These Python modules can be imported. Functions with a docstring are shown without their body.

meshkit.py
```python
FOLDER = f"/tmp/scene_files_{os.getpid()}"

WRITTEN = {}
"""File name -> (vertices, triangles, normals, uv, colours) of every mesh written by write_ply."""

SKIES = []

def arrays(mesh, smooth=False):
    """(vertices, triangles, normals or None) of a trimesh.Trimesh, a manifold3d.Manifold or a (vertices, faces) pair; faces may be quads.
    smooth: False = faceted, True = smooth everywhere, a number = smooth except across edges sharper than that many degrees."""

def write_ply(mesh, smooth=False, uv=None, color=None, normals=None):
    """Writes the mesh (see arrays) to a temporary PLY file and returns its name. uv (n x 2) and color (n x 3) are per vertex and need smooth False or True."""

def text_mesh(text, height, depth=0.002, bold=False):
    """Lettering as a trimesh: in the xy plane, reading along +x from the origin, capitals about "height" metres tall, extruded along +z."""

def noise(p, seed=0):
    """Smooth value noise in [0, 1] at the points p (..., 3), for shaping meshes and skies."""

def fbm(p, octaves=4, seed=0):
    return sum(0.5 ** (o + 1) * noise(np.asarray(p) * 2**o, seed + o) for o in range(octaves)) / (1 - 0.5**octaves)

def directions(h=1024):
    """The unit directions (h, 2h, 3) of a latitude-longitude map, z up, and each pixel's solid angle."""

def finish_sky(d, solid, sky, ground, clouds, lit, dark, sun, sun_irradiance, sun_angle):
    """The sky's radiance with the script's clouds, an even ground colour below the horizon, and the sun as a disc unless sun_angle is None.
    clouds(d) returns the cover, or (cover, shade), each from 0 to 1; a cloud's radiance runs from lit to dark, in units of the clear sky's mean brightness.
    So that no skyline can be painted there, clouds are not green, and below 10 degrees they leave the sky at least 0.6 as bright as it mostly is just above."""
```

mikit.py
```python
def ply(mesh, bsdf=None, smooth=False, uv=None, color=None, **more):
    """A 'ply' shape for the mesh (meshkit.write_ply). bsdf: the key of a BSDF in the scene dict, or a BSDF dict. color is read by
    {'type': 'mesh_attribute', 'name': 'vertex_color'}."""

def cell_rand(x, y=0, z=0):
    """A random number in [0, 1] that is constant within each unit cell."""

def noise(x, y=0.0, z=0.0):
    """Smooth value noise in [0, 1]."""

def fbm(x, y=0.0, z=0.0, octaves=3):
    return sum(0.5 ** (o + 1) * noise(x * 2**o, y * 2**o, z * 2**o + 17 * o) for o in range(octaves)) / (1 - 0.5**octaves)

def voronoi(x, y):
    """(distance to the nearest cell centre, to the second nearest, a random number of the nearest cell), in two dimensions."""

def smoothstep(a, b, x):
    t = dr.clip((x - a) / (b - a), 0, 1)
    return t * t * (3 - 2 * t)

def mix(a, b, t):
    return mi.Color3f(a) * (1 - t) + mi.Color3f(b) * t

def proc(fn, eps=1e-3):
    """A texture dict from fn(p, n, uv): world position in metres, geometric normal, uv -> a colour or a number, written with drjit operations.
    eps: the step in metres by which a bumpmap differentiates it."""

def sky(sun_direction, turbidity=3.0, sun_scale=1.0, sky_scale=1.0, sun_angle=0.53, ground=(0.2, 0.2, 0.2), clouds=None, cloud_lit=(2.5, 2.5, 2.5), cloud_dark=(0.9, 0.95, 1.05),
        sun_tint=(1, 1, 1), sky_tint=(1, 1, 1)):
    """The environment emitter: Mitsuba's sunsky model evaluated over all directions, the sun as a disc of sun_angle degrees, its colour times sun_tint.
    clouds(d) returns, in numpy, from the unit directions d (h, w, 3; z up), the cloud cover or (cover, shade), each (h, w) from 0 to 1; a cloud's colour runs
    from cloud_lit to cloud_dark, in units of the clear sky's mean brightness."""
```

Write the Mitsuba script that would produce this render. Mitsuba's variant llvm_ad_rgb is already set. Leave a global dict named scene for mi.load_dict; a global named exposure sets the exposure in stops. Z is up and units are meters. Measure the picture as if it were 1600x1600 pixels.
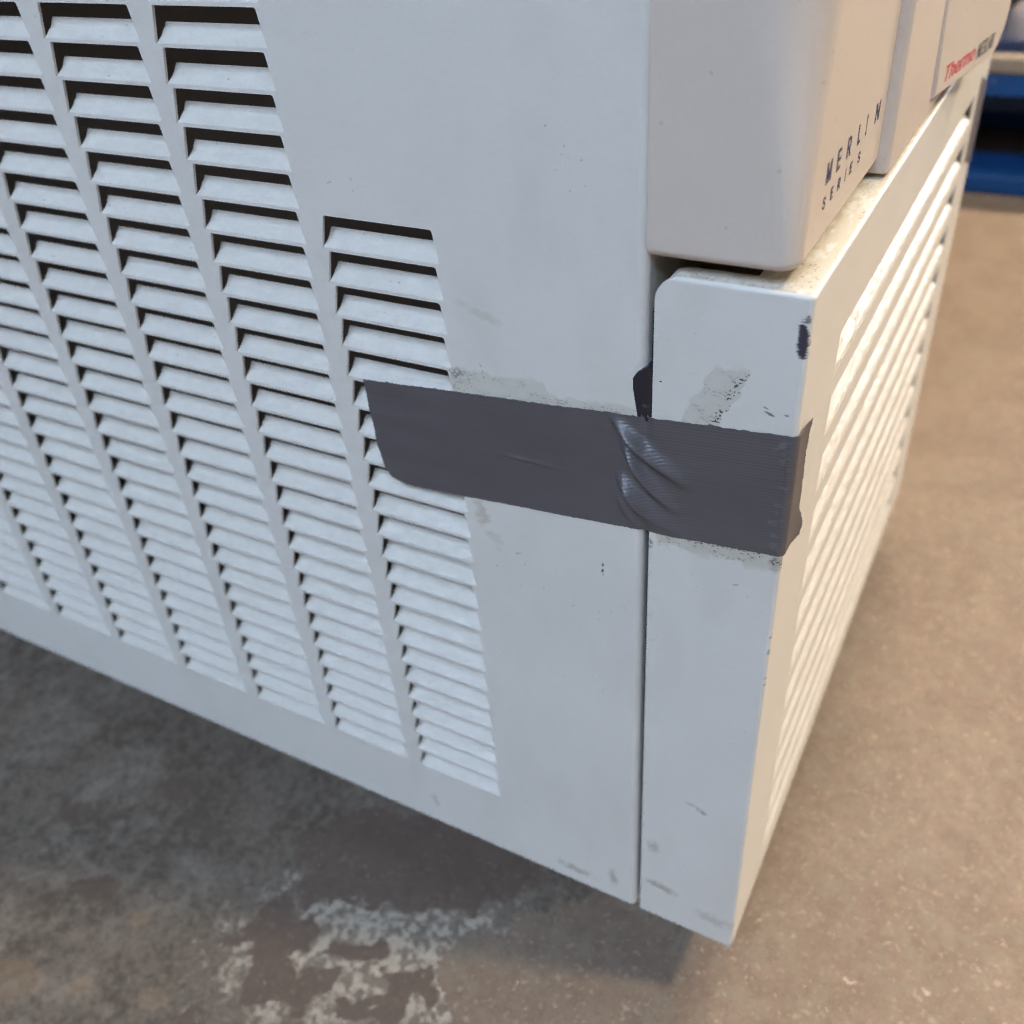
import math
import numpy as np
import trimesh
import manifold3d as m3
import shapely.geometry as sg
import drjit as dr
import mitsuba as mi
import mikit, meshkit
from mikit import noise, fbm, smoothstep, mix, voronoi, cell_rand

T = mi.ScalarTransform4f
scene, labels = {}, {}

# ------------------------------------------------------------------ camera, lights, exposure
EYE = np.array([0.05116, -0.25727, 0.45661])
RIGHT = np.array([0.878335, 0.473529, -0.065563])
DOWN = np.array([0.236334, -0.549339, -0.801482])
FWD = np.array([-0.415541, 0.688475, -0.594414])
M = np.eye(4)
M[:3, 0], M[:3, 1], M[:3, 2], M[:3, 3] = -RIGHT, -DOWN, FWD, EYE
scene['camera'] = {'type': 'thinlens', 'to_world': T(M), 'fov': 2 * math.degrees(math.atan(800 / 1502.94)), 'fov_axis': 'x',
                   'aperture_radius': 0.0017, 'focus_distance': 0.318, 'near_clip': 0.01, 'far_clip': 60.0}
exposure = 0.08

KEY_DIR = np.array([0.59, 0.18, 1.0])
KEY_DIR = KEY_DIR / np.linalg.norm(KEY_DIR)
KEY_DIST, KEY_R = 3.6, 0.15
KEY_RAD = np.array([1.16, 0.97, 0.70]) * 275
kp = KEY_DIR * KEY_DIST + np.array([0, 0.05, 0.1])
scene['ceiling_lamp__bulb'] = {'type': 'disk', 'to_world': T().look_at(origin=kp.tolist(), target=[0, 0.05, 0.1], up=[0, 1, 0]) @ T().scale([KEY_R, KEY_R, 1]),
                               'emitter': {'type': 'area', 'radiance': {'type': 'rgb', 'value': KEY_RAD.tolist()}}}
sk_p, sk_t = [0.2, -2.75, 3.5], [-0.1, 0, 0.2]
scene['roof_skylight__pane'] = {'type': 'rectangle', 'to_world': T().look_at(origin=sk_p, target=sk_t, up=[0, 0, 1]) @ T().scale([1.5, 0.9, 1]),
                                'emitter': {'type': 'area', 'radiance': {'type': 'rgb', 'value': [6.9, 8.8, 12.0]}}}
lp, lt = [0.45, 2.7, 3.6], [0.1, 0.2, 0.0]          # the next lamp of the row, behind the cabinet
scene['strip_lamp__tube'] = {'type': 'rectangle', 'to_world': T().look_at(origin=lp, target=lt, up=[0, 1, 0.2]) @ T().scale([1.5, 0.06, 1]),
                                   'emitter': {'type': 'area', 'radiance': {'type': 'rgb', 'value': [212, 168, 122]}}}
dp, dt = [3.3, 8.6, 2.0], [0, 0.2, 0.3]
scene['loading_door__opening'] = {'type': 'rectangle', 'to_world': T().look_at(origin=dp, target=dt, up=[0, 0, 1]) @ T().scale([1.6, 1.1, 1]),
                                  'emitter': {'type': 'area', 'radiance': {'type': 'rgb', 'value': [8.0, 8.3, 8.8]}}}
scene['ambient'] = {'type': 'constant', 'radiance': {'type': 'rgb', 'value': [0.05, 0.055, 0.065]}}

# ------------------------------------------------------------------ helpers
def cbox(lo, hi, c=0.001):
    lo, hi = np.array(lo, float), np.array(hi, float)
    pts = []
    for ax in range(3):
        a, b = lo + c, hi - c
        a[ax], b[ax] = lo[ax], hi[ax]
        pts += [[(a, b)[i][0], (a, b)[j][1], (a, b)[k][2]] for i in (0, 1) for j in (0, 1) for k in (0, 1)]
    return trimesh.convex.convex_hull(np.array(pts))

def tm(man):
    m = man.to_mesh()
    return trimesh.Trimesh(m.vert_properties[:, :3], m.tri_verts, process=False)

def shade(mesh, bsdf, angle=30.0):
    """a shape dict whose corner normals are the area-weighted mean of the faces round the corner within the angle"""
    v, f = np.asarray(mesh.vertices), np.asarray(mesh.faces)
    keepf = trimesh.triangles.area(v[f]) > 1e-13
    f = f[keepf]
    cr_ = np.cross(v[f[:, 1]] - v[f[:, 0]], v[f[:, 2]] - v[f[:, 0]])
    un = cr_ / np.linalg.norm(cr_, axis=1, keepdims=True)
    _, vid = np.unique(np.round(v, 7), axis=0, return_inverse=True)
    vid = vid.ravel()
    by = {}
    for i, t in enumerate(f):
        for q in t:
            by.setdefault(vid[q], []).append(i)
    ca = math.cos(math.radians(angle))
    N = np.zeros((len(f) * 3, 3))
    for i, t in enumerate(f):
        for c in range(3):
            fs_ = by[vid[t[c]]]
            w = [a for a in fs_ if un[a] @ un[i] > ca]
            N[3 * i + c] = cr_[w].sum(0)
    N /= np.linalg.norm(N, axis=1, keepdims=True)
    path = meshkit.write_ply((v[f].reshape(-1, 3), np.arange(3 * len(f)).reshape(-1, 3)), False, normals=N)
    return {'type': 'ply', 'filename': path, 'face_normals': False, 'bsdf': {'type': 'ref', 'id': bsdf}}

def man(mesh):
    return m3.Manifold(m3.Mesh(np.asarray(mesh.vertices, np.float32), np.asarray(mesh.faces, np.uint32)))

def add(key, mesh, bsdf, smooth=False, **kw):
    name, i = key, 0
    while name in scene:
        i += 1
        name = f'{key}_{i:03d}'
    scene[name] = shade(mesh, bsdf, smooth) if smooth and smooth is not True else mikit.ply(mesh, bsdf, smooth, **kw)
    return name

def place(key, shape, x=0.0, y=0.0, z=0.0):
    name, i = key, 0
    while name in scene:
        i += 1
        name = f'{key}_{i:03d}'
    scene[name] = {**shape, 'to_world': T().translate([float(x), float(y), float(z)])}
    return name

def rgb(*v):
    return {'type': 'rgb', 'value': list(v)}

# ------------------------------------------------------------------ materials
PAINT = (0.66, 0.63, 0.56)
TZ, BZ, SL = 0.2938, 0.2465, 0.08          # the tape: top and bottom height at the corner, slope along the side

def ell(x, z, cx, cz, rx, rz, ang=0.0):
    c, s = math.cos(ang), math.sin(ang)
    u, v = (x - cx) * c + (z - cz) * s, -(x - cx) * s + (z - cz) * c
    return dr.sqrt(dr.square(u / rx) + dr.square(v / rz))

def soft(e, n, lo=0.75, hi=1.1):
    return (1 - smoothstep(lo, hi, e + (n - 0.5) * 2.2)) * smoothstep(0.22, 0.5, n + 0.2 * (1 - e))

def softj(e, n):
    return 1 - smoothstep(0.80, 0.95, e + (n - 0.5) * 0.7)

def paint_color(p, n, uv):
    x, y, z = p.x, p.y, p.z
    fine = noise(x * 900, y * 900, z * 900)
    med = fbm(x * 260, y * 260, z * 260, 3)
    big = fbm(x * 14 + 5, y * 14, z * 14, 3)
    col = mi.Color3f(*PAINT) * (0.965 + 0.05 * big + 0.03 * fine)
    side = dr.select(y < 0.0022, 1.0, 0.0)
    # sticky dirt left by earlier tape: above the tape, below it, and a slanting strip on the front corner piece
    t = z - (TZ + SL * x)
    h = 0.0036 + 0.0050 * smoothstep(-0.085, -0.088, x) + 0.0014 * smoothstep(-0.108, -0.110, x)
    r1 = smoothstep(-0.1265, -0.1245, x) * smoothstep(-0.0500, -0.0560, x) * (1 - smoothstep(h - 0.0012, h + 0.0003, t + (med - 0.5) * 0.004)) * smoothstep(-0.004, -0.003, t)
    u = x - (-0.0312 + (z - 0.292) * 0.47)
    r2 = (1 - smoothstep(0.0058, 0.0068, dr.abs(u) + (med - 0.5) * 0.004)) * smoothstep(0.287, 0.289, z) * (1 - smoothstep(0.3115, 0.3145, z + (med - 0.5) * 0.006))
    tb = (BZ + SL * x) - z
    r3 = smoothstep(-0.0455, -0.043, x) * (1 - smoothstep(0.0035, 0.0075, tb + (med - 0.5) * 0.007 - 0.0012 * smoothstep(-0.03, 0.0, x))) * smoothstep(-0.004, -0.003, tb)
    res = dr.minimum(side * (r1 * (0.35 + 0.65 * med) + r2 * (0.45 + 0.5 * med) + r3 * (0.65 + 0.7 * med)), 1)
    col = mix(col, mi.Color3f(0.47, 0.44, 0.35), res * 0.70)
    grit = smoothstep(0.62, 0.74, noise(x * 1500 + 3, 0, z * 1500)) * smoothstep(0.42, 0.62, med)
    edge = smoothstep(0.0015, 0.0045, u)
    col = mix(col, mi.Color3f(0.09, 0.08, 0.06), side * dr.minimum(r1 * grit * 0.28 + r2 * grit * (0.25 + 0.9 * edge) + r3 * grit * 0.9, 1))
    tiny = smoothstep(0.40, 0.62, fbm(x * 900, 2, z * 900, 2))
    lump = (1 - smoothstep(0.2, 1.3, ell(x, z, -0.1225, 0.2915, 0.004, 0.003))) * tiny * 0.6 + softj(ell(x, z, -0.1118, 0.2945, 0.0006, 0.0035, 0.2), med) * 0.4 * tiny
    corner = (1 - smoothstep(0.2, 1.4, ell(x, z, -0.0020, 0.2425, 0.0022, 0.0032))) * (0.25 + 0.75 * tiny) + (1 - smoothstep(0.2, 1.4, ell(x, z, -0.0470, 0.2372, 0.0012, 0.0026))) * tiny * 0.8
    col = mix(col, mi.Color3f(0.10, 0.085, 0.06), side * dr.minimum(lump + corner, 1))
    # brown run under the tape, faint smudges near the foot, a faint rub above the tape
    s = soft(ell(x, z, -0.1180, 0.2290, 0.0040, 0.0090, 0.25), med, 0.3, 1.2) * 0.55 + soft(ell(x, z, -0.1128, 0.2185, 0.0035, 0.0080, 0.4), med, 0.3, 1.2) * 0.3 + soft(ell(x, z, -0.1104, 0.3170, 0.0100, 0.0022, -0.35), med, 0.3, 1.2) * 0.3
    col = mix(col, mi.Color3f(0.40, 0.35, 0.26), side * s)
    g = (soft(ell(x, z, -0.0225, 0.0965, 0.0060, 0.0016, -0.35), med, 0.2, 1.1) * 0.5 + soft(ell(x, z, -0.0190, 0.0948, 0.0012, 0.0012), med) * 0.8
         + soft(ell(x, z, -0.0418, 0.0560, 0.0038, 0.0050), med, 0.3, 1.2) * 0.45 + soft(ell(x, z, -0.0370, 0.0255, 0.0095, 0.0035, -0.1), med, 0.3, 1.2) * 0.6
         + soft(ell(x, z, -0.0830, 0.0100, 0.0130, 0.0030, -0.1), med, 0.2, 1.2) * 0.6 + soft(ell(x, z, -0.0620, 0.0170, 0.0030, 0.0070), med, 0.2, 1.2) * 0.55
         + soft(ell(x, z, -0.0100, 0.0170, 0.0120, 0.0060), med, 0.1, 1.2) * 0.35 + soft(ell(x, z, -0.1680, 0.0180, 0.0030, 0.0050), med, 0.3, 1.2) * 0.5)
    wipe = smoothstep(0.50, 0.78, fbm(x * 45, y * 45, z * 16 + 9, 3)) * 0.08
    col = mix(col, mi.Color3f(0.33, 0.29, 0.22), side * dr.minimum(g * (0.75 + 1.0 * med) + wipe, 1))
    # chips and scuffs down to the primer
    jag = noise(x * 300, 0, z * 2200)
    c = (softj(ell(x, z, -0.0020, 0.3262, 0.0018, 0.0064, 0.08), jag) + softj(ell(x, z, -0.0012, 0.3325, 0.0009, 0.0014), jag) * 0.7
         + soft(ell(x, z, -0.0090, 0.2999, 0.0020, 0.00045, -0.35), med, 0.7, 1) * 0.8 + soft(ell(x, z, -0.0105, 0.3018, 0.0009, 0.0003, -0.3), med, 0.7, 1) * 0.7 + soft(ell(x, z, -0.0040, 0.3005, 0.0008, 0.0004), med, 0.7, 1) * 0.6
         + soft(ell(x, z, -0.0658, 0.2205, 0.0005, 0.0011), med, 0.7, 1) + soft(ell(x, z, -0.0660, 0.2180, 0.0006, 0.0012), med, 0.7, 1) + soft(ell(x, z, -0.0657, 0.2158, 0.0004, 0.0006), med, 0.7, 1) * 0.6
         + soft(ell(x, z, -0.0448, 0.3040, 0.0005, 0.0003), med, 0.7, 1))
    rub = smoothstep(0.72, 0.82, noise(z * 610, 7, 0)) * smoothstep(0.50, 0.72, noise(z * 42, 3, 5)) * smoothstep(-0.0012, -0.0004, x) * smoothstep(0.0022, 0.0006, y)
    speck = smoothstep(0.93, 0.98, noise(x * 520 + z * 210 + 11, y * 430, z * 520 - x * 210)) * smoothstep(0.62, 0.8, noise(x * 40, y * 40, z * 40 + 4))
    col = mix(col, mi.Color3f(0.045, 0.04, 0.055), dr.minimum(side * c + rub * 0.5 + speck * 0.35, 1))
    # yellowed dust lying on the ledge
    led = smoothstep(0.8, 0.95, n.z)
    dust = led * (0.35 + 0.65 * smoothstep(0.3, 0.6, fbm(x * 420, y * 160, 3, 3)))
    col = mix(col, mi.Color3f(0.42, 0.365, 0.25), dust * 0.6)
    col = mix(col, mi.Color3f(0.20, 0.14, 0.07), led * smoothstep(0.74, 0.88, noise(x * 1700 + y * 500, y * 1300 - x * 600, 5)) * smoothstep(0.40, 0.65, fbm(x * 150, y * 60, 8, 2)) * 0.55)
    return col

def peel(p, n, uv):      # orange peel of the powder coat
    return (fbm(p.x * 700, p.y * 700, p.z * 700, 2) - 0.5) * 0.00006 + fbm(p.x * 26, p.y * 26, p.z * 26, 2) * 0.0005

def slat_color(p, n, uv):
    x, y, z = p.x, p.y, p.z
    fine = noise(x * 1200, y * 1200, z * 1200)
    med = fbm(x * 230, y * 230, z * 300, 3)
    col = mi.Color3f(0.645, 0.605, 0.53) * (0.90 + 0.14 * med + 0.06 * fine)
    sp = smoothstep(0.88, 0.96, noise(x * 700 + z * 300 + 31, y * 600, z * 900 - x * 300)) * smoothstep(0.5, 0.72, noise(x * 60, y * 60, z * 60 + 4))
    return mix(col, mi.Color3f(0.16, 0.15, 0.14), sp * 0.5)

def slat_relief(p, n, uv):   # lumps of settled dust under the paint
    return (smoothstep(0.35, 0.75, fbm(p.x * 240, p.y * 240, p.z * 420, 3)) * 0.0004 + noise(p.x * 1100, p.y * 1100, p.z * 1100) * 0.00005)

def plastic_color(p, n, uv):
    big = fbm(p.x * 20, p.y * 20 + 7, p.z * 20, 3)
    fine = noise(p.x * 1000, p.y * 1000, p.z * 1000)
    col = mi.Color3f(0.61, 0.525, 0.437) * (0.96 + 0.05 * big + 0.03 * fine)
    sp = smoothstep(0.93, 0.98, noise(p.x * 300, p.y * 300 + 3, p.z * 300))
    return mix(col, mi.Color3f(0.3, 0.26, 0.2), sp * 0.4)

def grain(p, n, uv):         # moulded texture of the plastic
    return noise(p.x * 1300, p.y * 1300, p.z * 1300) * 0.00005

def pr(color, rough, spec=0.5, bump=None, bscale=1.0, **k):
    d = {'type': 'principled', 'base_color': color, 'roughness': rough, 'specular': spec, **k}
    if bump is not None:
        d = {'type': 'bumpmap', 'arbitrary': mikit.proc(bump, eps=2e-4), 'scale': bscale, 'bsdf': d}
    return {'type': 'twosided', 'bsdf': d}

scene['paint'] = pr(mikit.proc(paint_color), 0.42, 0.45, peel)
scene['slat_paint'] = pr(mikit.proc(slat_color), 0.33, 0.5, slat_relief)
scene['plastic'] = pr(mikit.proc(plastic_color), 0.38, 0.5, grain)
scene['dark_metal'] = pr(rgb(0.19, 0.17, 0.15), 0.6)
scene['black_rubber'] = pr(mikit.proc(lambda p, n, uv: mi.Color3f(0.022, 0.020, 0.026) + 0.12 * smoothstep(0.78, 0.9, noise(p.x * 900, p.y * 900, p.z * 500)) * smoothstep(0.297, 0.289, p.z)), 0.35)
scene['navy_ink'] = pr(rgb(0.03, 0.03, 0.075), 0.5)
scene['red_ink'] = pr(rgb(0.52, 0.035, 0.05), 0.5)
scene['black_ink'] = pr(rgb(0.06, 0.055, 0.05), 0.5)
scene['blocker_black'] = pr(mikit.proc(lambda p, n, uv: mi.Color3f(0.03, 0.03, 0.032) * (0.6 + 0.8 * noise(p.x * 1200, p.y * 1200, p.z * 1200))), 0.9, 0.2)  # black for the added sheet that stops light behind the front louvres
scene['steel'] = pr(rgb(0.35, 0.35, 0.36), 0.35, metallic=0.8)

def tape_color(p, n, uv):
    w = p.z - SL * p.x
    rib = noise(p.x * 25 + p.y * 25, 3, w * 1500)
    col = mi.Color3f(0.098, 0.088, 0.089) * (0.90 + 0.08 * rib + 0.07 * dr.sin(w * 2 * math.pi / 0.00115) + 0.12 * fbm(p.x * 60, p.y * 60, p.z * 60, 2))
    wear = smoothstep(0.60, 0.78, noise(p.x * 240, 2, w * 900)) * smoothstep(0.008, 0.003, dr.abs(p.x + 0.0625)) * smoothstep(0.009, 0.004, dr.abs(p.z - 0.267))
    edge = smoothstep(0.62, 0.75, noise(p.z * 700, 5, p.x * 300)) * smoothstep(0.0025, 0.0008, dr.abs(p.x + 0.0028)) * smoothstep(0.004, 0.001, p.y)
    blis = soft(ell(p.x, p.z, -0.0045, 0.2895, 0.003, 0.0022), fbm(p.x * 500, 0, p.z * 500, 2), 0.3, 1.1) * 0.5 + soft(ell(p.x, p.z, -0.004, 0.2600, 0.002, 0.0015), fbm(p.x * 500, 0, p.z * 500, 2), 0.3, 1.1) * 0.4
    scr = smoothstep(0.6, 0.75, noise(p.x * 200, 4, w * 1400)) * smoothstep(0.0035, 0.002, dr.abs(p.x + 0.088)) * smoothstep(0.0008, 0.0003, dr.abs(p.z - 0.2656))
    return mix(col, mi.Color3f(0.34, 0.35, 0.37), dr.minimum(edge * 0.08 + blis * 0.3 + scr * 0.4, 1))

def tape_relief(p, n, uv):
    w = p.z - SL * p.x
    thread = 0.5 + 0.5 * dr.sin(w * 2 * math.pi / 0.00115)
    cross = 0.5 + 0.5 * dr.sin((p.x + p.y) * 2 * math.pi / 0.0013)
    return thread * 0.00007 * (0.6 + 0.8 * noise(p.x * 90 + p.y * 90, 1, w * 1050)) + cross * 0.000008

scene['duct_tape_film'] = pr(mikit.proc(tape_color), 0.40, 0.6, tape_relief)
scene['tape_edge'] = pr(rgb(0.2, 0.19, 0.19), 0.6)

# ------------------------------------------------------------------ floor
FZ = -0.045
ISLES = [(-0.150, 0.082, 0.050, 0.030), (-0.196, 0.105, 0.022, 0.014), (-0.214, 0.070, 0.020, 0.012), (-0.226, 0.092, 0.016, 0.010), (-0.245, 0.045, 0.013, 0.020),
         (-0.232, 0.040, 0.014, 0.012), (-0.241, 0.012, 0.012, 0.014), (-0.2625, 0.037, 0.006, 0.005), (-0.191, 0.027, 0.014, 0.006), (-0.217, 0.012, 0.011, 0.007),
         (-0.224, 0.003, 0.007, 0.005), (-0.163, 0.010, 0.012, 0.009), (-0.183, -0.003, 0.018, 0.008), (-0.200, 0.030, 0.006, 0.005), (-0.280, -0.004, 0.007, 0.004)]
SPOTS = [(-0.3547, 0.0728, 0.013, 0.008, 0), (-0.3291, 0.144, 0.014, 0.010, 0), (-0.3895, 0.128, 0.013, 0.009, 0), (-0.3232, 0.0526, 0.008, 0.005, 1), (-0.3322, 0.1622, 0.009, 0.005, 0), (-0.2927, 0.1087, 0.012, 0.004, 0),
         (-0.388, 0.018, 0.022, 0.014, 1), (-0.345, 0.014, 0.008, 0.006, 1), (-0.300, 0.006, 0.010, 0.006, 1)]

def floor_parts(p):
    x, y = p.x, p.y
    u, v = 0.88 * x + 0.47 * y, -0.47 * x + 0.88 * y
    w1 = fbm(u * 105, v * 105, 1, 4) - 0.5
    w2 = fbm(u * 105 + 40, v * 105, 6, 4) - 0.5
    a, b = u + w1 * 0.020, v + w2 * 0.020
    f = mi.Float(-9.0)
    for cx, cy, rx, ry in ISLES:
        f = dr.maximum(f, 1 - dr.square((a - cx) / (rx * 1.12)) - dr.square((b - cy) / (ry * 1.12)))
    rough = fbm(u * 320, v * 320, 2, 3)
    old = smoothstep(-0.05, 0.05, f + (rough - 0.5) * 0.55)      # islands of the older, darker coat
    lower = a + 0.147 - 0.45 * dr.maximum(0.015 - b, 0)
    upper = 0.034 + 0.34 * (a + 0.135) + 5.0 * smoothstep(-0.060, -0.035, a) - b
    half = dr.minimum(lower, upper) / 0.018
    f = dr.maximum(f, half)
    film = smoothstep(-0.05, 0.05, f + (rough - 0.5) * 0.55)
    return u, v, film, rough, w1, old

def floor_color(p, n, uv):
    u, v, film, rough, w1, old = floor_parts(p)
    fine = noise(u * 1500, v * 1500, 3)
    mid = fbm(u * 170, v * 170, 9, 3)
    big = fbm(u * 26, v * 26, 4, 3)
    bare = mix(mi.Color3f(0.098, 0.076, 0.056), mi.Color3f(0.165, 0.132, 0.100), smoothstep(0.34, 0.68, 0.35 * rough + 0.30 * mid + 0.30 * big + 0.20 * fine - 0.06))
    pale = smoothstep(0.46, 0.72, fbm(u * 120, v * 120, 21, 4)) * smoothstep(0.42, 0.62, fbm(u * 14, v * 14, 33, 2)) 
    zone = 1 - smoothstep(0.55, 1.25, dr.sqrt(dr.square((u + 0.185) / 0.085) + dr.square((v - 0.030) / 0.050)) + (mid - 0.5) * 1.2)
    bare = mix(bare, mi.Color3f(0.36, 0.305, 0.24), dr.minimum(pale * 0.22 + zone * (0.25 + 0.75 * smoothstep(0.38, 0.62, rough)), 1))
    bare = bare * (0.78 + 0.44 * fbm(u * 900, v * 900, 13, 2))
    coat = mix(mi.Color3f(0.176, 0.127, 0.091), mi.Color3f(0.198, 0.146, 0.105), smoothstep(0.35, 0.65, big)) * (0.72 + 0.30 * mid + 0.28 * fine)
    coat = mix(coat, mi.Color3f(0.120, 0.087, 0.066) * (0.85 + 0.2 * mid + 0.15 * fine), old)
    grit = smoothstep(0.78, 0.95, noise(u * 520 + v * 130, v * 520 - u * 130, 12)) * (1 - 0.7 * old)
    coat = mix(coat, mi.Color3f(0.40, 0.31, 0.23), grit * 0.45)
    dots = smoothstep(0.955, 0.985, noise(u * 260 + v * 90, v * 260 - u * 90, 51))
    coat = mix(coat, mi.Color3f(0.52, 0.44, 0.34), dots * 0.5)
    pits = smoothstep(0.86, 0.95, noise(u * 300 + 5, v * 300, 77))
    coat = mix(coat, mi.Color3f(0.12, 0.09, 0.07), pits * 0.35)
    coat = mix(coat, mi.Color3f(0.21, 0.18, 0.13), smoothstep(0.5, 0.7, fbm(u * 130, v * 130, 71, 3)) * 0.35 * (1 - old))
    col = mix(bare, coat, film)
    for cx, cy, rx, ry, k in SPOTS:
        e = dr.square((u + w1 * 0.012 - cx) / rx) + dr.square((v + (rough - 0.5) * 0.006 - cy) / ry)
        m = 1 - smoothstep(0.75, 1.05, e)
        col = mix(col, mi.Color3f(0.115, 0.080, 0.058) if k == 0 else mi.Color3f(0.30, 0.20, 0.115), m * (0.75 if k == 0 else 0.30))
    return col

def floor_relief(p, n, uv):
    return noise(p.x * 900, p.y * 900, 3) * 0.00012 + fbm(p.x * 240, p.y * 240, 5, 3) * 0.0005

scene['floor_material'] = pr(mikit.proc(floor_color), 0.62, 0.35, floor_relief)
scene['floor'] = {'type': 'rectangle', 'to_world': T().translate([0, 0, FZ]) @ T().scale([9, 9, 1]), 'bsdf': {'type': 'ref', 'id': 'floor_material'}}
labels['floor'] = {'label': 'worn brown coated concrete floor with bare pale patches', 'kind': 'structure'}

# ------------------------------------------------------------------ the chiller cabinet
C = 'laboratory_chiller'
labels[C] = {'label': 'cream louvred laboratory chiller cabinet standing on the brown concrete floor', 'category': 'chiller'}
W, H, TOP, BACK = 0.42, 0.34, 0.80, -0.70
PITCH, COLP, LIP0 = 0.01303, 0.0568, 0.3311
cells = [(j, k) for j in range(9) for k in range(0 if j == 0 else -8, 23)]

# side sheet with its punched openings and folded front edge
def opening(j, k):
    z, dx = LIP0 - PITCH * k, -COLP * j
    return [(-0.1741 + dx, z + 0.0012), (-0.1246 + dx, z + 0.0012), (-0.1264 + dx, z + 0.0125), (-0.1270 + dx, z + 0.0130), (-0.1713 + dx, z + 0.0130)]
sheet = sg.Polygon([(BACK, 0), (-0.0535, 0), (-0.0535, TOP), (BACK, TOP)], [opening(j, k) for j, k in cells])
plate = trimesh.creation.extrude_polygon(sheet, 0.0011, engine='earcut')
plate.vertices = plate.vertices[:, [0, 2, 1]]
plate.invert()
R = 0.0034
prof = [(-0.0535, 0.0)] + [(-0.0535 + R * math.sin(a), R - R * math.cos(a)) for a in np.linspace(0, math.pi / 2, 9)[1:]] + [(-0.0535 + R, 0.028)]
inner = [(-0.0535, 0.0011)] + [(-0.0535 + (R - .0011) * math.sin(a), R - (R - .0011) * math.cos(a)) for a in np.linspace(0, math.pi / 2, 9)[1:]] + [(-0.0535 + R - .0011, 0.028)]
fold = trimesh.creation.extrude_polygon(sg.Polygon(prof + inner[::-1]), TOP, engine='earcut')
add(C + '__side_panel', trimesh.util.concatenate([plate]), 'paint')
add(C + '__side_panel__folded_edge', fold, 'paint', 30)
labels[C + '__side_panel'] = {'label': 'grey-lit side panel punched with columns of louvres'}

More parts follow.
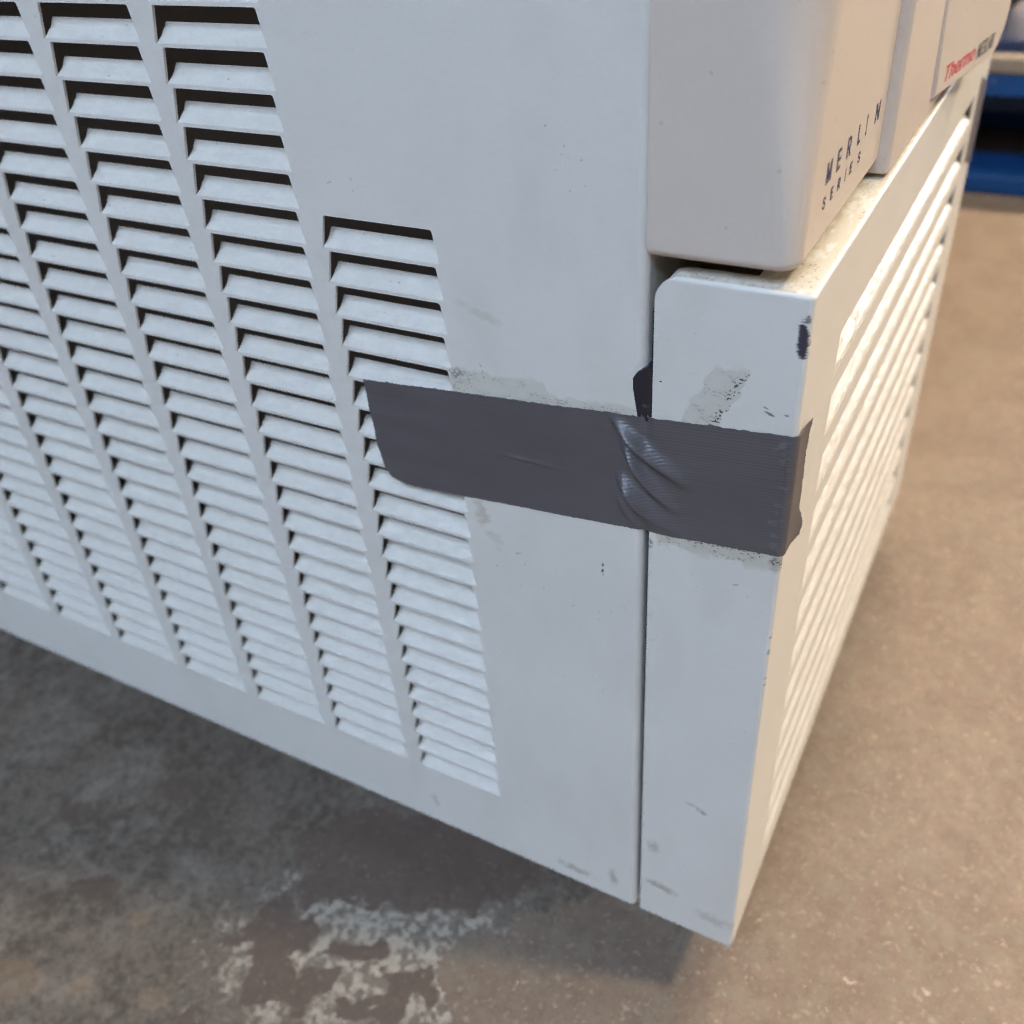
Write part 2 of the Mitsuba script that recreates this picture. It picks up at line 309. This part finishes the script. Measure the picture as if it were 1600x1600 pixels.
def slat(pts, thick, xl, xr, xl2, xr2, axis=0):
    """a louvre: the outer profile pts (depth, height), swept from xl to xr (from xl2 to xr2 at its inner edge)"""
    n = len(pts)
    nx = 9
    P = np.array(pts, float)
    d = np.gradient(P, axis=0)
    nrm = np.stack([d[:, 1], -d[:, 0]], 1)
    nrm /= np.linalg.norm(nrm, axis=1, keepdims=True)
    Q = P + nrm * thick
    ring = np.vstack([P, Q[::-1]])
    frac = np.linspace(0, 1, n)
    frac = np.concatenate([frac, frac[::-1]])
    V = []
    for i in range(nx):
        s = i / (nx - 1)
        a = xl + (xl2 - xl) * frac
        b = xr + (xr2 - xr) * frac
        V.append(np.stack([a + (b - a) * s, ring[:, 0], ring[:, 1]], 1))
    V = np.vstack(V)
    m = 2 * n
    F = []
    for i in range(nx - 1):
        for q in range(m):
            a, b = i * m + q, i * m + (q + 1) % m
            F += [[a, b, a + m], [b, b + m, a + m]]
    for q in range(1, n):
        F += [[q - 1, m - q, q], [q, m - q, m - q - 1]] if False else []
    for base, flip in ((0, False), ((nx - 1) * m, True)):
        for q in range(n - 1):
            quad = [base + q, base + q + 1, base + m - 2 - q, base + m - 1 - q]
            tri = [[quad[0], quad[1], quad[2]], [quad[0], quad[2], quad[3]]]
            F += [t[::-1] for t in tri] if flip else tri
    mesh = trimesh.Trimesh(V, F, process=False)
    mesh.fix_normals()
    return mesh

side_prof = [(0.0000, 0.0010), (0.0005, 0.0014), (0.0016, 0.0021), (0.0029, 0.0031), (0.0041, 0.0045), (0.0050, 0.0058), (0.0056, 0.0072)]
variants = []
rng = np.random.default_rng(5)
for q in range(4):
    pv = [(d + (rng.uniform(-0.0003, 0.0003) if i > 2 else 0), h + (rng.uniform(-0.0002, 0.0002) if i > 2 else 0)) for i, (d, h) in enumerate(side_prof)]
    variants.append(shade(slat(pv, 0.0010, -0.1741, -0.1246, -0.1730, -0.1252), 'slat_paint', 40))
for i, (j, k) in enumerate(cells):
    place(C + '__side_panel__louver', variants[(i * 7 + j) % 4], x=-COLP * j, z=LIP0 - PITCH * k)

# front corner piece: a folded box with twelve louvres in its face
r = 0.0017
sph = []
for x in (-0.30 + r, -r):
    for y in (r, W - r):
        for z in (-0.05, H - r):
            sph.append(m3.Manifold.sphere(r, 24).translate((x, y, z)))
outer = m3.Manifold.batch_hull(sph)
mask2 = sg.box(-0.060, -0.01, 0.05, 0.6)
side_shape = sg.Polygon([(-0.0475, 0.0), (0.05, 0.0), (0.05, H + .01), (-0.0475, H + .01)])
cr = 0.0085
arc = [(-0.0475 + cr - cr * math.sin(a), H - cr + cr * math.cos(a)) for a in np.linspace(0, math.pi / 2, 10)]
side_shape = sg.Polygon([(-0.0475, 0.0), (0.05, 0.0), (0.05, H + .01), (-0.0475 + cr, H + .01)] + arc)
cs = m3.CrossSection([np.array(side_shape.exterior.coords)[:-1][:, :2].tolist()] if side_shape.exterior.is_ccw else [np.array(side_shape.exterior.coords)[:-1][::-1].tolist()])
keep = m3.Manifold.extrude(cs, W + 0.2).rotate((90, 0, 0)).translate((0, W + 0.1, 0))
shell = (outer ^ keep) - man(trimesh.creation.box(bounds=[[-0.4, 0.0012, -0.1], [-0.0012, W - 0.0012, H - 0.0012]]))
FP, FL0 = 0.02465, 0.2903
cut = []
for k in range(12):
    z = FL0 - FP * k
    pts = np.array([[x, y, zz] for x in (-0.01, 0.01) for y, zz in ((0.0470, z + 0.0010), (0.3665, z + 0.0010), (0.3640, z + 0.0165), (0.0492, z + 0.0165))])
    cut.append(man(trimesh.convex.convex_hull(pts)))
shell = shell - m3.Manifold.compose(cut)
shell = shell - man(trimesh.creation.box(bounds=[[-0.1, 0.0085, H - 0.01], [-0.0185, W - 0.0085, H + 0.01]]))
add(C + '__front_panel', tm(shell), 'paint', 28)
labels[C + '__front_panel'] = {'label': 'warm-lit lower front panel with twelve long louvres'}
fprof = [(0.0002, 0.0008), (0.0001, 0.0018), (0.0008, 0.0030), (0.0024, 0.0045), (0.0055, 0.0071), (0.0088, 0.0098)]
fs = slat(fprof, 0.0010, 0.0470, 0.3665, 0.0488, 0.3640)
fs.vertices = np.stack([-fs.vertices[:, 1], fs.vertices[:, 0], fs.vertices[:, 2]], 1)
fs.fix_normals()
fslat = shade(fs, 'slat_paint', 40)
for k in range(12):
    place(C + '__front_panel__louver', fslat, z=FL0 - FP * k)

# inner chassis with added light blockers, back and far side, base, casters
add(C + '__added_dark_block', cbox((-0.62, 0.150, 0.03), (-0.10, 0.200, 0.62), 0.002), 'dark_metal')  # unseen block, added so the slots between the side louvres stay dark
add(C + '__inner_bulkhead', cbox((-0.0735, 0.035, 0.012), (-0.0722, 0.385, TOP - 0.02), 0.0004), 'paint')
add(C + '__added_light_blocker', cbox((-0.0260, 0.010, 0.012), (-0.0195, 0.410, H - 0.012), 0.001), 'blocker_black')  # unseen black sheet, added to keep light from entering through the front louvres
add(C + '__edge_gasket', cbox((-0.0497, 0.0045, 0.004), (-0.0477, 0.0200, 0.3270), 0.0005), 'black_rubber')
add(C + '__back_panel', cbox((BACK - 0.0012, 0.0, 0.0), (BACK, W, TOP)), 'paint')
add(C + '__far_side_panel', cbox((BACK, W - 0.0012, 0.0), (-0.0535, W, TOP), 0.0004), 'paint')
add(C + '__base_pan', cbox((BACK + 0.002, 0.004, 0.003), (-0.008, W - 0.004, 0.011), 0.001), 'dark_metal')
add(C + '__top_cover', cbox((BACK, -0.001, TOP + 0.0002), (-0.0015, W + 0.001, TOP + 0.012), 0.003), 'plastic')
for cx in (-0.62, -0.12):
    for cy in (0.08, 0.34):
        wheel = trimesh.creation.cylinder(0.0205, 0.018, sections=32)
        wheel.apply_transform(trimesh.transformations.rotation_matrix(math.pi / 2, [1, 0, 0]))
        wheel.apply_translation([cx, cy, FZ + 0.0207])
        w = add(C + '__caster', trimesh.util.concatenate([cbox((cx - 0.014, cy - 0.014, FZ + 0.022), (cx + 0.014, cy - 0.011, 0.003), 0.0008), cbox((cx - 0.014, cy + 0.011, FZ + 0.022), (cx + 0.014, cy + 0.014, 0.003), 0.0008),
                                                          cbox((cx - 0.02, cy - 0.02, -0.001), (cx + 0.02, cy + 0.02, 0.003), 0.0008)]), 'steel')
        add(w + '__wheel', wheel, 'black_rubber', 30)

# moulded housing above the ledge: the corner column, the centre panel and the control pod
def column(x0, x1, y0, y1, z0, z1, rc, rb=0.003, rlow=None):
    rtop = rc
    def outline(d, rc=rlow or rc):
        a = [(x0 + d, y0 + d), (x0 + d, y1 - d), (x1 - d, y1 - d)]
        return a + [(x1 - rc + (rc - d) * math.cos(t), y0 + rc - (rc - d) * math.sin(t)) for t in np.linspace(0, math.pi / 2, 20)]
    rl = rlow or rc
    rows = []
    for t in np.linspace(0, math.pi / 2, 7):
        rows.append((z0 + rb * (1 - math.cos(t)), rb * (1 - math.sin(t)), rl))
    for q in np.linspace(0, 1, 14)[1:]:
        rows.append((z0 + rb + 0.075 * q, 0.0, rl + (rtop - rl) * (3 * q * q - 2 * q ** 3)))
    rows.append((z1, 0.0, rtop))
    V = np.array([[(x, y, z) for x, y in outline(d, max(r_, d + 1e-4))] for z, d, r_ in rows])
    m, n = V.shape[:2]
    F = []
    for a in range(m - 1):
        for b in range(n):
            p, q = a * n + b, a * n + (b + 1) % n
            F += [[p, q, q + n], [p, q + n, p + n]]
    F += [[0, b + 1, b] for b in range(1, n - 1)] + [[(m - 1) * n, (m - 1) * n + b, (m - 1) * n + b + 1] for b in range(1, n - 1)]
    mesh = trimesh.Trimesh(V.reshape(-1, 3), F, process=False)
    if mesh.volume < 0:
        mesh.invert()
    return mesh
add(C + '__housing', column(-0.0503, -0.0058, -0.0006, 0.1038, 0.3450, TOP, 0.020, 0.0030, 0.007), 'plastic', 28)
labels[C + '__housing'] = {'label': 'rounded cream plastic corner housing printed with navy letters'}
add(C + '__centre_panel', column(-0.0495, -0.0015, 0.1040, W, 0.3415, TOP, 0.0025, 0.001), 'plastic', 28)
pod_n = np.array([1.0, -0.128, 0.0]); pod_n /= np.linalg.norm(pod_n)
pod_s = np.array([0.128, 1.0, 0.0]); pod_s /= np.linalg.norm(pod_s)
pod_0 = np.array([0.00235, 0.20, 0.3475])
def pod_pt(y, z, d=0.0):
    return pod_0 + pod_s * (y - 0.20) + np.array([0, 0, z - 0.3475]) + pod_n * d
cyc, czc, crr = 0.2690, 0.3655, 0.0190
outl = [(0.1825, 0.3480), (0.1765, 0.385), (0.1720, TOP)] + [(0.2880, TOP)] + [(cyc + crr * math.cos(t), czc - crr * math.sin(t)) for t in np.linspace(0, math.pi / 2, 14)]
ctr = np.mean(outl, 0)
pv = []
for d, ins in ((0.0, 0.0012), (-0.0006, 0.0004), (-0.0016, 0.0), (-0.017, 0.0)):
    for y, z in outl:
        v = np.array([y, z]) - ctr
        v = v - np.sign(v) * ins
        pv.append(pod_pt(*(ctr + v), d))
add(C + '__control_pod', trimesh.convex.convex_hull(np.array(pv)), 'plastic', 28)
labels[C + '__control_pod'] = {'label': 'tilted control pod with red and black print'}

def letter(ch, y, z, w, h, fn, bold=False, shear=0.0):
    g = meshkit.text_mesh(ch, 1.0, 0.06, bold)
    b = g.bounds
    V = g.vertices.copy()
    V[:, 0] = (V[:, 0] - b[0][0]) / (b[1][0] - b[0][0])
    V[:, 1] = (V[:, 1] - b[0][1]) / (b[1][1] - b[0][1]) if ch.isupper() and len(ch) == 1 else V[:, 1]
    yy, zz = y + V[:, 0] * w + V[:, 1] * h * shear, z + V[:, 1] * h
    g.vertices = np.array([fn(a, c, 0.00003 + 0.00012 * (e > 0.03)) for a, c, e in zip(yy, zz, V[:, 2])])
    return g
flat = lambda y, z, d: (-0.0058 + d, y, z)
for word, ys, ws, z, h in (('MERLIN', (0.0222, 0.0345, 0.0470, 0.0613, 0.0728, 0.0866), (0.0056, 0.0044, 0.0050, 0.0036, 0.0010, 0.0062), 0.3632, 0.0062),
                           ('SERIES', (0.0218, 0.0310, 0.0395, 0.0490, 0.0552, 0.0662), (0.0030, 0.0028, 0.0032, 0.0007, 0.0030, 0.0032), 0.3561, 0.0036)):
    for ch, y, w in zip(word, ys, ws):
        add(C + '__housing__letter', letter(ch, y, z, w, h, flat, True), 'navy_ink')
add(C + '__control_pod__red_lettering', letter('Thermo', 0.1905, 0.3524, 0.0450, 0.0060, pod_pt, True, 0.3), 'red_ink')
add(C + '__control_pod__black_lettering', letter('NESLAB', 0.2395, 0.3513, 0.0270, 0.0060, pod_pt, True, 0.3), 'black_ink')

# black rubber latch in the gap, its end chamfered
lat = trimesh.convex.convex_hull(np.array([(x, y, z) for x, z0, z1 in ((-0.0542, 0.2885, 0.3035), (-0.0528, 0.2880, 0.3060), (-0.0490, 0.2880, 0.3090), (-0.0478, 0.2885, 0.3085)) for z in (z0, z1) for y in ((-0.0008 if -0.053 < x < -0.048 else -0.0003) + (0.0010 if z < 0.29 else 0), 0.014)]))
add(C + '__latch', lat, 'black_rubber', 20)
labels[C + '__latch'] = {'label': 'black rubber latch in the gap just above the tape'}

# ------------------------------------------------------------------ duct tape round the corner
def ridge(x, z, pts, amp, s0, s1):
    """a fold: it starts sharp and narrow at the first point and fans out and fades towards the last"""
    from scipy.interpolate import CubicSpline
    P = np.array(pts)
    t = np.linspace(0, 1, len(P))
    q = np.linspace(0, 1, 60)
    C_ = CubicSpline(t, P)(q)
    D = np.gradient(C_, axis=0)
    D /= np.linalg.norm(D, axis=1, keepdims=True)
    best, along, side = np.full(x.shape, 9.0), np.zeros(x.shape), np.zeros(x.shape)
    for c, d, a in zip(C_, D, q):
        dx, dz = x - c[0], z - c[1]
        r2 = dx * dx + dz * dz
        near = r2 < best
        best = np.where(near, r2, best)
        along = np.where(near, a, along)
        side = np.where(near, dx * d[1] - dz * d[0], side)
    dist = np.sqrt(best)
    sg_ = (s0 + (s1 - s0) * along) * np.where(side > 0, 0.75, 1.25)       # steeper on the lower left
    lon = (lambda w: w * w * (3 - 2 * w))(np.clip(along / 0.32, 0, 1)) * np.clip((1 - along) / 0.60, 0, 1) ** 1.1
    return amp * np.exp(-(dist / sg_) ** 2) * lon

def tape_mesh(nx=420, nv=110):
    rr, off = 0.0024, 0.00055
    Ls, La, Lf = 0.1661 - 0.0022, rr * math.pi / 2, 0.0095
    rng = np.random.default_rng(3)
    v = np.linspace(0, 1, nv)[None, :]                       # 0 top, 1 bottom
    s = np.linspace(0, 1, nx)[:, None]
    jag = (np.interp(np.arange(nx), np.arange(0, nx + 6, 3), rng.normal(0, 1, len(np.arange(0, nx + 6, 3)))) * 0.00011)[:, None]
    jag2 = (np.interp(np.arange(nx), np.arange(0, nx + 6, 3), rng.normal(0, 1, len(np.arange(0, nx + 6, 3)))) * 0.00008)[:, None]
    torn = np.interp(np.arange(nv), np.arange(0, nv + 4, 2), rng.normal(0, 1, len(np.arange(0, nv + 4, 2)))) * 0.00025
    left = np.interp(v[0], [0, 0.2, 0.43, 0.66, 0.86, 0.95, 1.0], [0, 0.0003, 0.0009, 0.0019, 0.0042, 0.0072, 0.0125])
    end = Lf + torn + np.interp(v[0], [0, 0.1, 0.75, 0.92, 1], [0.0006, 0, 0.0015, 0.0052, 0.002])
    t = left[None, :] + s * (Ls + La + end[None, :] - left[None, :])        # path length from the left end
    X, Y = np.zeros_like(t), np.zeros_like(t)
    a = np.clip((t - Ls) / La, 0, 1) * math.pi / 2
    fr = np.clip(t - Ls - La, 0, None)
    X = np.where(t < Ls, -0.1661 + t, -0.0022 + (rr + off) * np.sin(a))
    Y = np.where(t < Ls, -off, 0.0022 - (rr + off) * np.cos(a) + fr)
    base = np.minimum(-0.1661 + t, 0.003)
    zt = TZ + SL * base
    zb = BZ + SL * base + np.interp(t, [0, 0.008, 0.02], [0.0030, 0.0008, 0])
    Z = (zt + jag) * (1 - v) + (zb + jag2) * v
    side = np.clip((Ls - t) / 0.004, 0, 1)
    out = ridge(X, Z, [(-0.0630, 0.2885), (-0.0560, 0.2822), (-0.0480, 0.2752), (-0.0400, 0.2697), (-0.0310, 0.2655)], 0.0046, 0.0016, 0.0030)
    out += ridge(X, Z, [(-0.0585, 0.2800), (-0.0540, 0.2725), (-0.0485, 0.2645), (-0.0430, 0.2585), (-0.0350, 0.2530)], 0.0042, 0.0015, 0.0026)
    out += ridge(X, Z, [(-0.0590, 0.2665), (-0.0560, 0.2600), (-0.0510, 0.2532), (-0.0440, 0.2480), (-0.0300, 0.2445)], 0.0046, 0.0018, 0.0044)
    out += ridge(X, Z, [(-0.0595, 0.2560), (-0.0575, 0.2510), (-0.0545, 0.2465), (-0.0510, 0.2430)], 0.0010, 0.0012, 0.0020)
    out += ridge(X, Z, [(-0.1085, 0.2612), (-0.0990, 0.2611), (-0.0880, 0.2608), (-0.0755, 0.2602)], 0.0006, 0.0005, 0.0009)
    out -= 0.0010 * np.exp(-((X + 0.0492) / 0.0018) ** 2) * (1 - v) ** 3
    out -= 0.0009 * np.exp(-((X + 0.0492) / 0.0020) ** 2) * np.clip(v * 4 - 3, 0, 1)
    bow = meshkit.fbm(np.stack([X * 60, Z * 60, Z * 0], -1), 3, 4) - 0.5
    out += 0.0003 * bow * 2
    out += 0.0022 * np.exp(-(t / 0.010) ** 2) * np.clip((v - 0.45) / 0.55, 0, 1) ** 1.5
    cell = ((LIP0 - Z) / PITCH) % 1.0                                  # sags a little into the louvres
    out -= 0.00028 * np.sin(math.pi * cell) ** 2 * np.clip((-0.126 - X) / 0.006, 0, 1)
    Y = Y - out * side
    lift = np.clip((fr - 0.002) / 0.0085, 0, 1.3)
    X = X + lift ** 2 * (0.0007 * np.clip(1 - v * 4.0, 0, 1) + 0.0003 + 0.0008 * np.clip((v - 0.8) / 0.2, 0, 1))
    top = np.stack([X, Y, Z], -1)
    du = np.gradient(top, axis=0); dv = np.gradient(top, axis=1)
    nn = np.cross(du, dv); nn /= np.linalg.norm(nn, axis=-1, keepdims=True) + 1e-12
    if nn[nx // 3, nv // 2, 1] > 0:
        nn = -nn
    bot = top - nn * 0.00028
    V = np.vstack([top.reshape(-1, 3), bot.reshape(-1, 3)])
    N = nx * nv
    idx = np.arange(N).reshape(nx, nv)
    q = np.stack([idx[:-1, :-1], idx[1:, :-1], idx[1:, 1:], idx[:-1, 1:]], -1).reshape(-1, 4)
    parts = []
    for F in [q, q[:, ::-1] + N] + [np.stack([line[:-1], line[1:], line[1:] + N, line[:-1] + N], 1) for line in (idx[0], idx[-1][::-1], idx[:, 0][::-1], idx[:, -1])]:
        used, inv = np.unique(F, return_inverse=True)
        F = inv.reshape(F.shape)
        parts.append(trimesh.Trimesh(V[used], np.vstack([F[:, [0, 1, 2]], F[:, [0, 2, 3]]]), process=False))
    mesh = trimesh.util.concatenate(parts)
    if np.dot(parts[0].face_normals[(nx // 3) * (nv - 1) + nv // 2], [0, -1, 0]) < 0:
        mesh.invert()
    return mesh
add('duct_tape', tape_mesh(), 'duct_tape_film', True)
labels['duct_tape'] = {'label': 'wrinkled dark grey duct tape strip wrapped across the gap and round the near corner', 'category': 'duct tape', 'group': 'duct tape strips on the cabinet corners'}

pts = []
for x, y in ((0.0002, 0.3840), (0.0006, 0.400), (0.0006, W - 0.001), (0.0001, W + 0.0005), (-0.002, W + 0.0006), (-0.060, W + 0.0006)):
    pts.append((x, y))
P2 = np.array(pts)
V, F = [], []
for i, (x, y) in enumerate(P2):
    for zz in (0.2640, 0.3120):
        sl = -0.30 * (y - 0.3840) if i < 4 else -0.30 * 0.036
        V.append((x, y, zz + sl))
for i in range(len(P2) - 1):
    a = 2 * i
    F += [[a, a + 2, a + 3], [a, a + 3, a + 1]]
far = trimesh.Trimesh(V, F, process=False)
V2 = far.vertices.copy(); V2[:, 0] += np.where(np.arange(len(V2)) < 8, -0.00025, 0); V2[:, 1] -= np.where(np.arange(len(V2)) >= 6, 0.00025, 0)
back = trimesh.Trimesh(V2, far.faces[:, ::-1], process=False)
add('duct_tape', trimesh.util.concatenate([far, back]), 'duct_tape_film')
labels['duct_tape_001'] = {'label': 'short grey duct tape end folded round the far edge of the louvred front panel', 'category': 'duct tape', 'group': 'duct tape strips on the cabinet corners'}

# ------------------------------------------------------------------ behind: a blue pallet with a loose board and things on it
def blue_color(p, n, uv):
    w = fbm(p.x * 8, p.y * 60, p.z * 60, 3)
    chip = smoothstep(0.74, 0.78, fbm(p.x * 26, p.y * 26, p.z * 30 + 2, 3))
    return mix(mi.Color3f(0.005, 0.055, 0.19) * (0.75 + 0.5 * w), mi.Color3f(0.34, 0.26, 0.18), chip)
def wood_color(p, n, uv):
    w = fbm(p.x * 6, p.y * 90, p.z * 140, 3)
    return mix(mi.Color3f(0.20, 0.155, 0.11), mi.Color3f(0.36, 0.30, 0.23), w)
scene['blue_paint'] = pr(mikit.proc(blue_color), 0.65, 0.3)
scene['bare_wood'] = pr(mikit.proc(wood_color), 0.75, 0.3)
scene['navy_plastic'] = pr(rgb(0.012, 0.03, 0.085), 0.5)
scene['brown_card'] = pr(mikit.proc(lambda p, n, uv: mi.Color3f(0.05, 0.038, 0.026) * (0.8 + 0.4 * fbm(p.x * 30, p.y * 30, p.z * 30, 3))), 0.8, 0.2)
scene['pale_plastic'] = pr(rgb(0.38, 0.32, 0.29), 0.5)
PY, PX0, PX1 = 1.27, -0.72, 0.30
B = 'blue_pallet'
labels[B] = {'label': 'blue painted wooden pallet lying on the floor behind the cabinet', 'category': 'pallet'}
for y0, y1 in ((PY, PY + 0.12), (PY + 0.34, PY + 0.48), (PY + 0.70, PY + 0.82)):
    add(B + '__bottom_board', cbox((PX0, y0, FZ + 0.001), (PX1, y1, FZ + 0.026), 0.003), 'blue_paint')
    for x0, x1 in ((PX0, PX0 + 0.12), (-0.28, -0.14), (PX1 - 0.12, PX1)):
        add(B + '__block', cbox((x0, y0 + 0.004, FZ + 0.0265), (x1, y1 - 0.004, 0.0885), 0.002), 'blue_paint')
for x0, x1 in ((PX0, PX0 + 0.12), (-0.28, -0.14), (PX1 - 0.12, PX1)):
    add(B + '__stringer', cbox((x0, PY + 0.002, 0.089), (x1, PY + 0.818, 0.1005), 0.002), 'blue_paint')
for k in range(6):
    y0 = PY + k * 0.140
    add(B + '__deck_board', cbox((PX0, y0, 0.1010 if k else 0.0885), (PX1, y0 + (0.125 if k in (0, 5) else 0.10), 0.1145), 0.003), 'blue_paint') if k else \
        add(B + '__deck_board', cbox((PX0, y0 - 0.001, 0.0888), (PX1, y0 + 0.0015, 0.1145), 0.0006), 'blue_paint')
add('timber_board', cbox((-0.60, PY + 0.004, 0.1150), (0.22, PY + 0.30, 0.1365), 0.002), 'bare_wood')
labels['timber_board'] = {'label': 'bare timber board lying on top of the blue pallet', 'category': 'board'}
add('blue_tray', trimesh.util.concatenate([cbox((-0.35, PY + 0.03, 0.1368), (0.20, PY + 0.26, 0.141), 0.001), cbox((-0.35, PY + 0.03, 0.1412), (0.20, PY + 0.036, 0.152), 0.001), cbox((-0.35, PY + 0.254, 0.1412), (0.20, PY + 0.26, 0.152), 0.001)]), 'navy_plastic')
labels['blue_tray'] = {'label': 'shallow dark blue tray on the timber board', 'category': 'tray'}
jug = trimesh.creation.revolve(np.array([(0, 0), (0.020, 0), (0.0235, 0.003), (0.024, 0.030), (0.021, 0.042), (0.010, 0.052), (0.008, 0.062), (0, 0.062)]), sections=36)
jug.apply_translation([-0.036, PY + 0.075, 0.1412])
add('plastic_bottle', jug, 'pale_plastic', 35)
labels['plastic_bottle'] = {'label': 'squat pale bottle standing in the dark blue tray', 'category': 'bottle'}
add('cardboard_box', cbox((-0.50, PY + 0.32, 0.1150), (0.25, PY + 0.62, 0.52), 0.004), 'brown_card')
labels['cardboard_box'] = {'label': 'large dark brown cardboard box on the back of the blue pallet', 'category': 'box'}

# ------------------------------------------------------------------ lamp bodies (outside the picture)
sh = trimesh.creation.revolve(np.array([(0.06, -0.22), (0.075, -0.22), (0.19, -0.01), (0.19, 0.02), (0.185, 0.02), (0.175, -0.005), (0.06, -0.21)]), sections=40)
L = np.array(T().look_at(origin=kp.tolist(), target=[0, 0.05, 0.1], up=[0, 1, 0]).matrix, float).reshape(4, 4)
sh.apply_transform(L)
sh2 = trimesh.util.concatenate([cbox((-1.56, -0.14, -0.09), (1.56, 0.14, -0.02), 0.01), cbox((-1.56, -0.14, -0.019), (1.56, -0.125, 0.02), 0.003), cbox((-1.56, 0.125, -0.019), (1.56, 0.14, 0.02), 0.003)])
sh2.apply_transform(np.array(T().look_at(origin=lp, target=lt, up=[0, 1, 0.2]).matrix, float).reshape(4, 4))
add('ceiling_lamp__shade', sh, 'steel', 30)
add('strip_lamp__housing', sh2, 'steel')
labels['strip_lamp'] = {'label': 'long warm strip lamp hanging beyond the cabinet', 'category': 'lamp'}
labels['ceiling_lamp'] = {'label': 'small round warm ceiling lamp hanging above the front of the cabinet', 'category': 'lamp'}
fr = [cbox((-1.58, -0.98, -0.05), (1.58, -0.905, 0.03), 0.01), cbox((-1.58, 0.905, -0.05), (1.58, 0.98, 0.03), 0.01), cbox((-1.58, -0.90, -0.05), (-1.505, 0.90, 0.03), 0.01), cbox((1.505, -0.90, -0.05), (1.58, 0.90, 0.03), 0.01)]
frm = trimesh.util.concatenate(fr)
frm.apply_transform(np.array(T().look_at(origin=sk_p, target=sk_t, up=[0, 0, 1]).matrix, float).reshape(4, 4))
add('roof_skylight__frame', frm, 'steel')
fr = [cbox((-1.70, 1.105, -0.06), (1.70, 1.22, 0.04), 0.01), cbox((-1.70, -1.22, -0.06), (1.70, -1.105, 0.04), 0.01), cbox((-1.70, -1.10, -0.06), (-1.605, 1.10, 0.04), 0.01), cbox((1.605, -1.10, -0.06), (1.70, 1.10, 0.04), 0.01)]
frm = trimesh.util.concatenate(fr)
frm.apply_transform(np.array(T().look_at(origin=dp, target=dt, up=[0, 0, 1]).matrix, float).reshape(4, 4))
add('loading_door__frame', frm, 'steel')
labels['loading_door'] = {'label': 'open loading door letting in daylight at the far end', 'category': 'door'}
labels['roof_skylight'] = {'label': 'wide cool daylight skylight in the slope of the roof', 'category': 'skylight'}
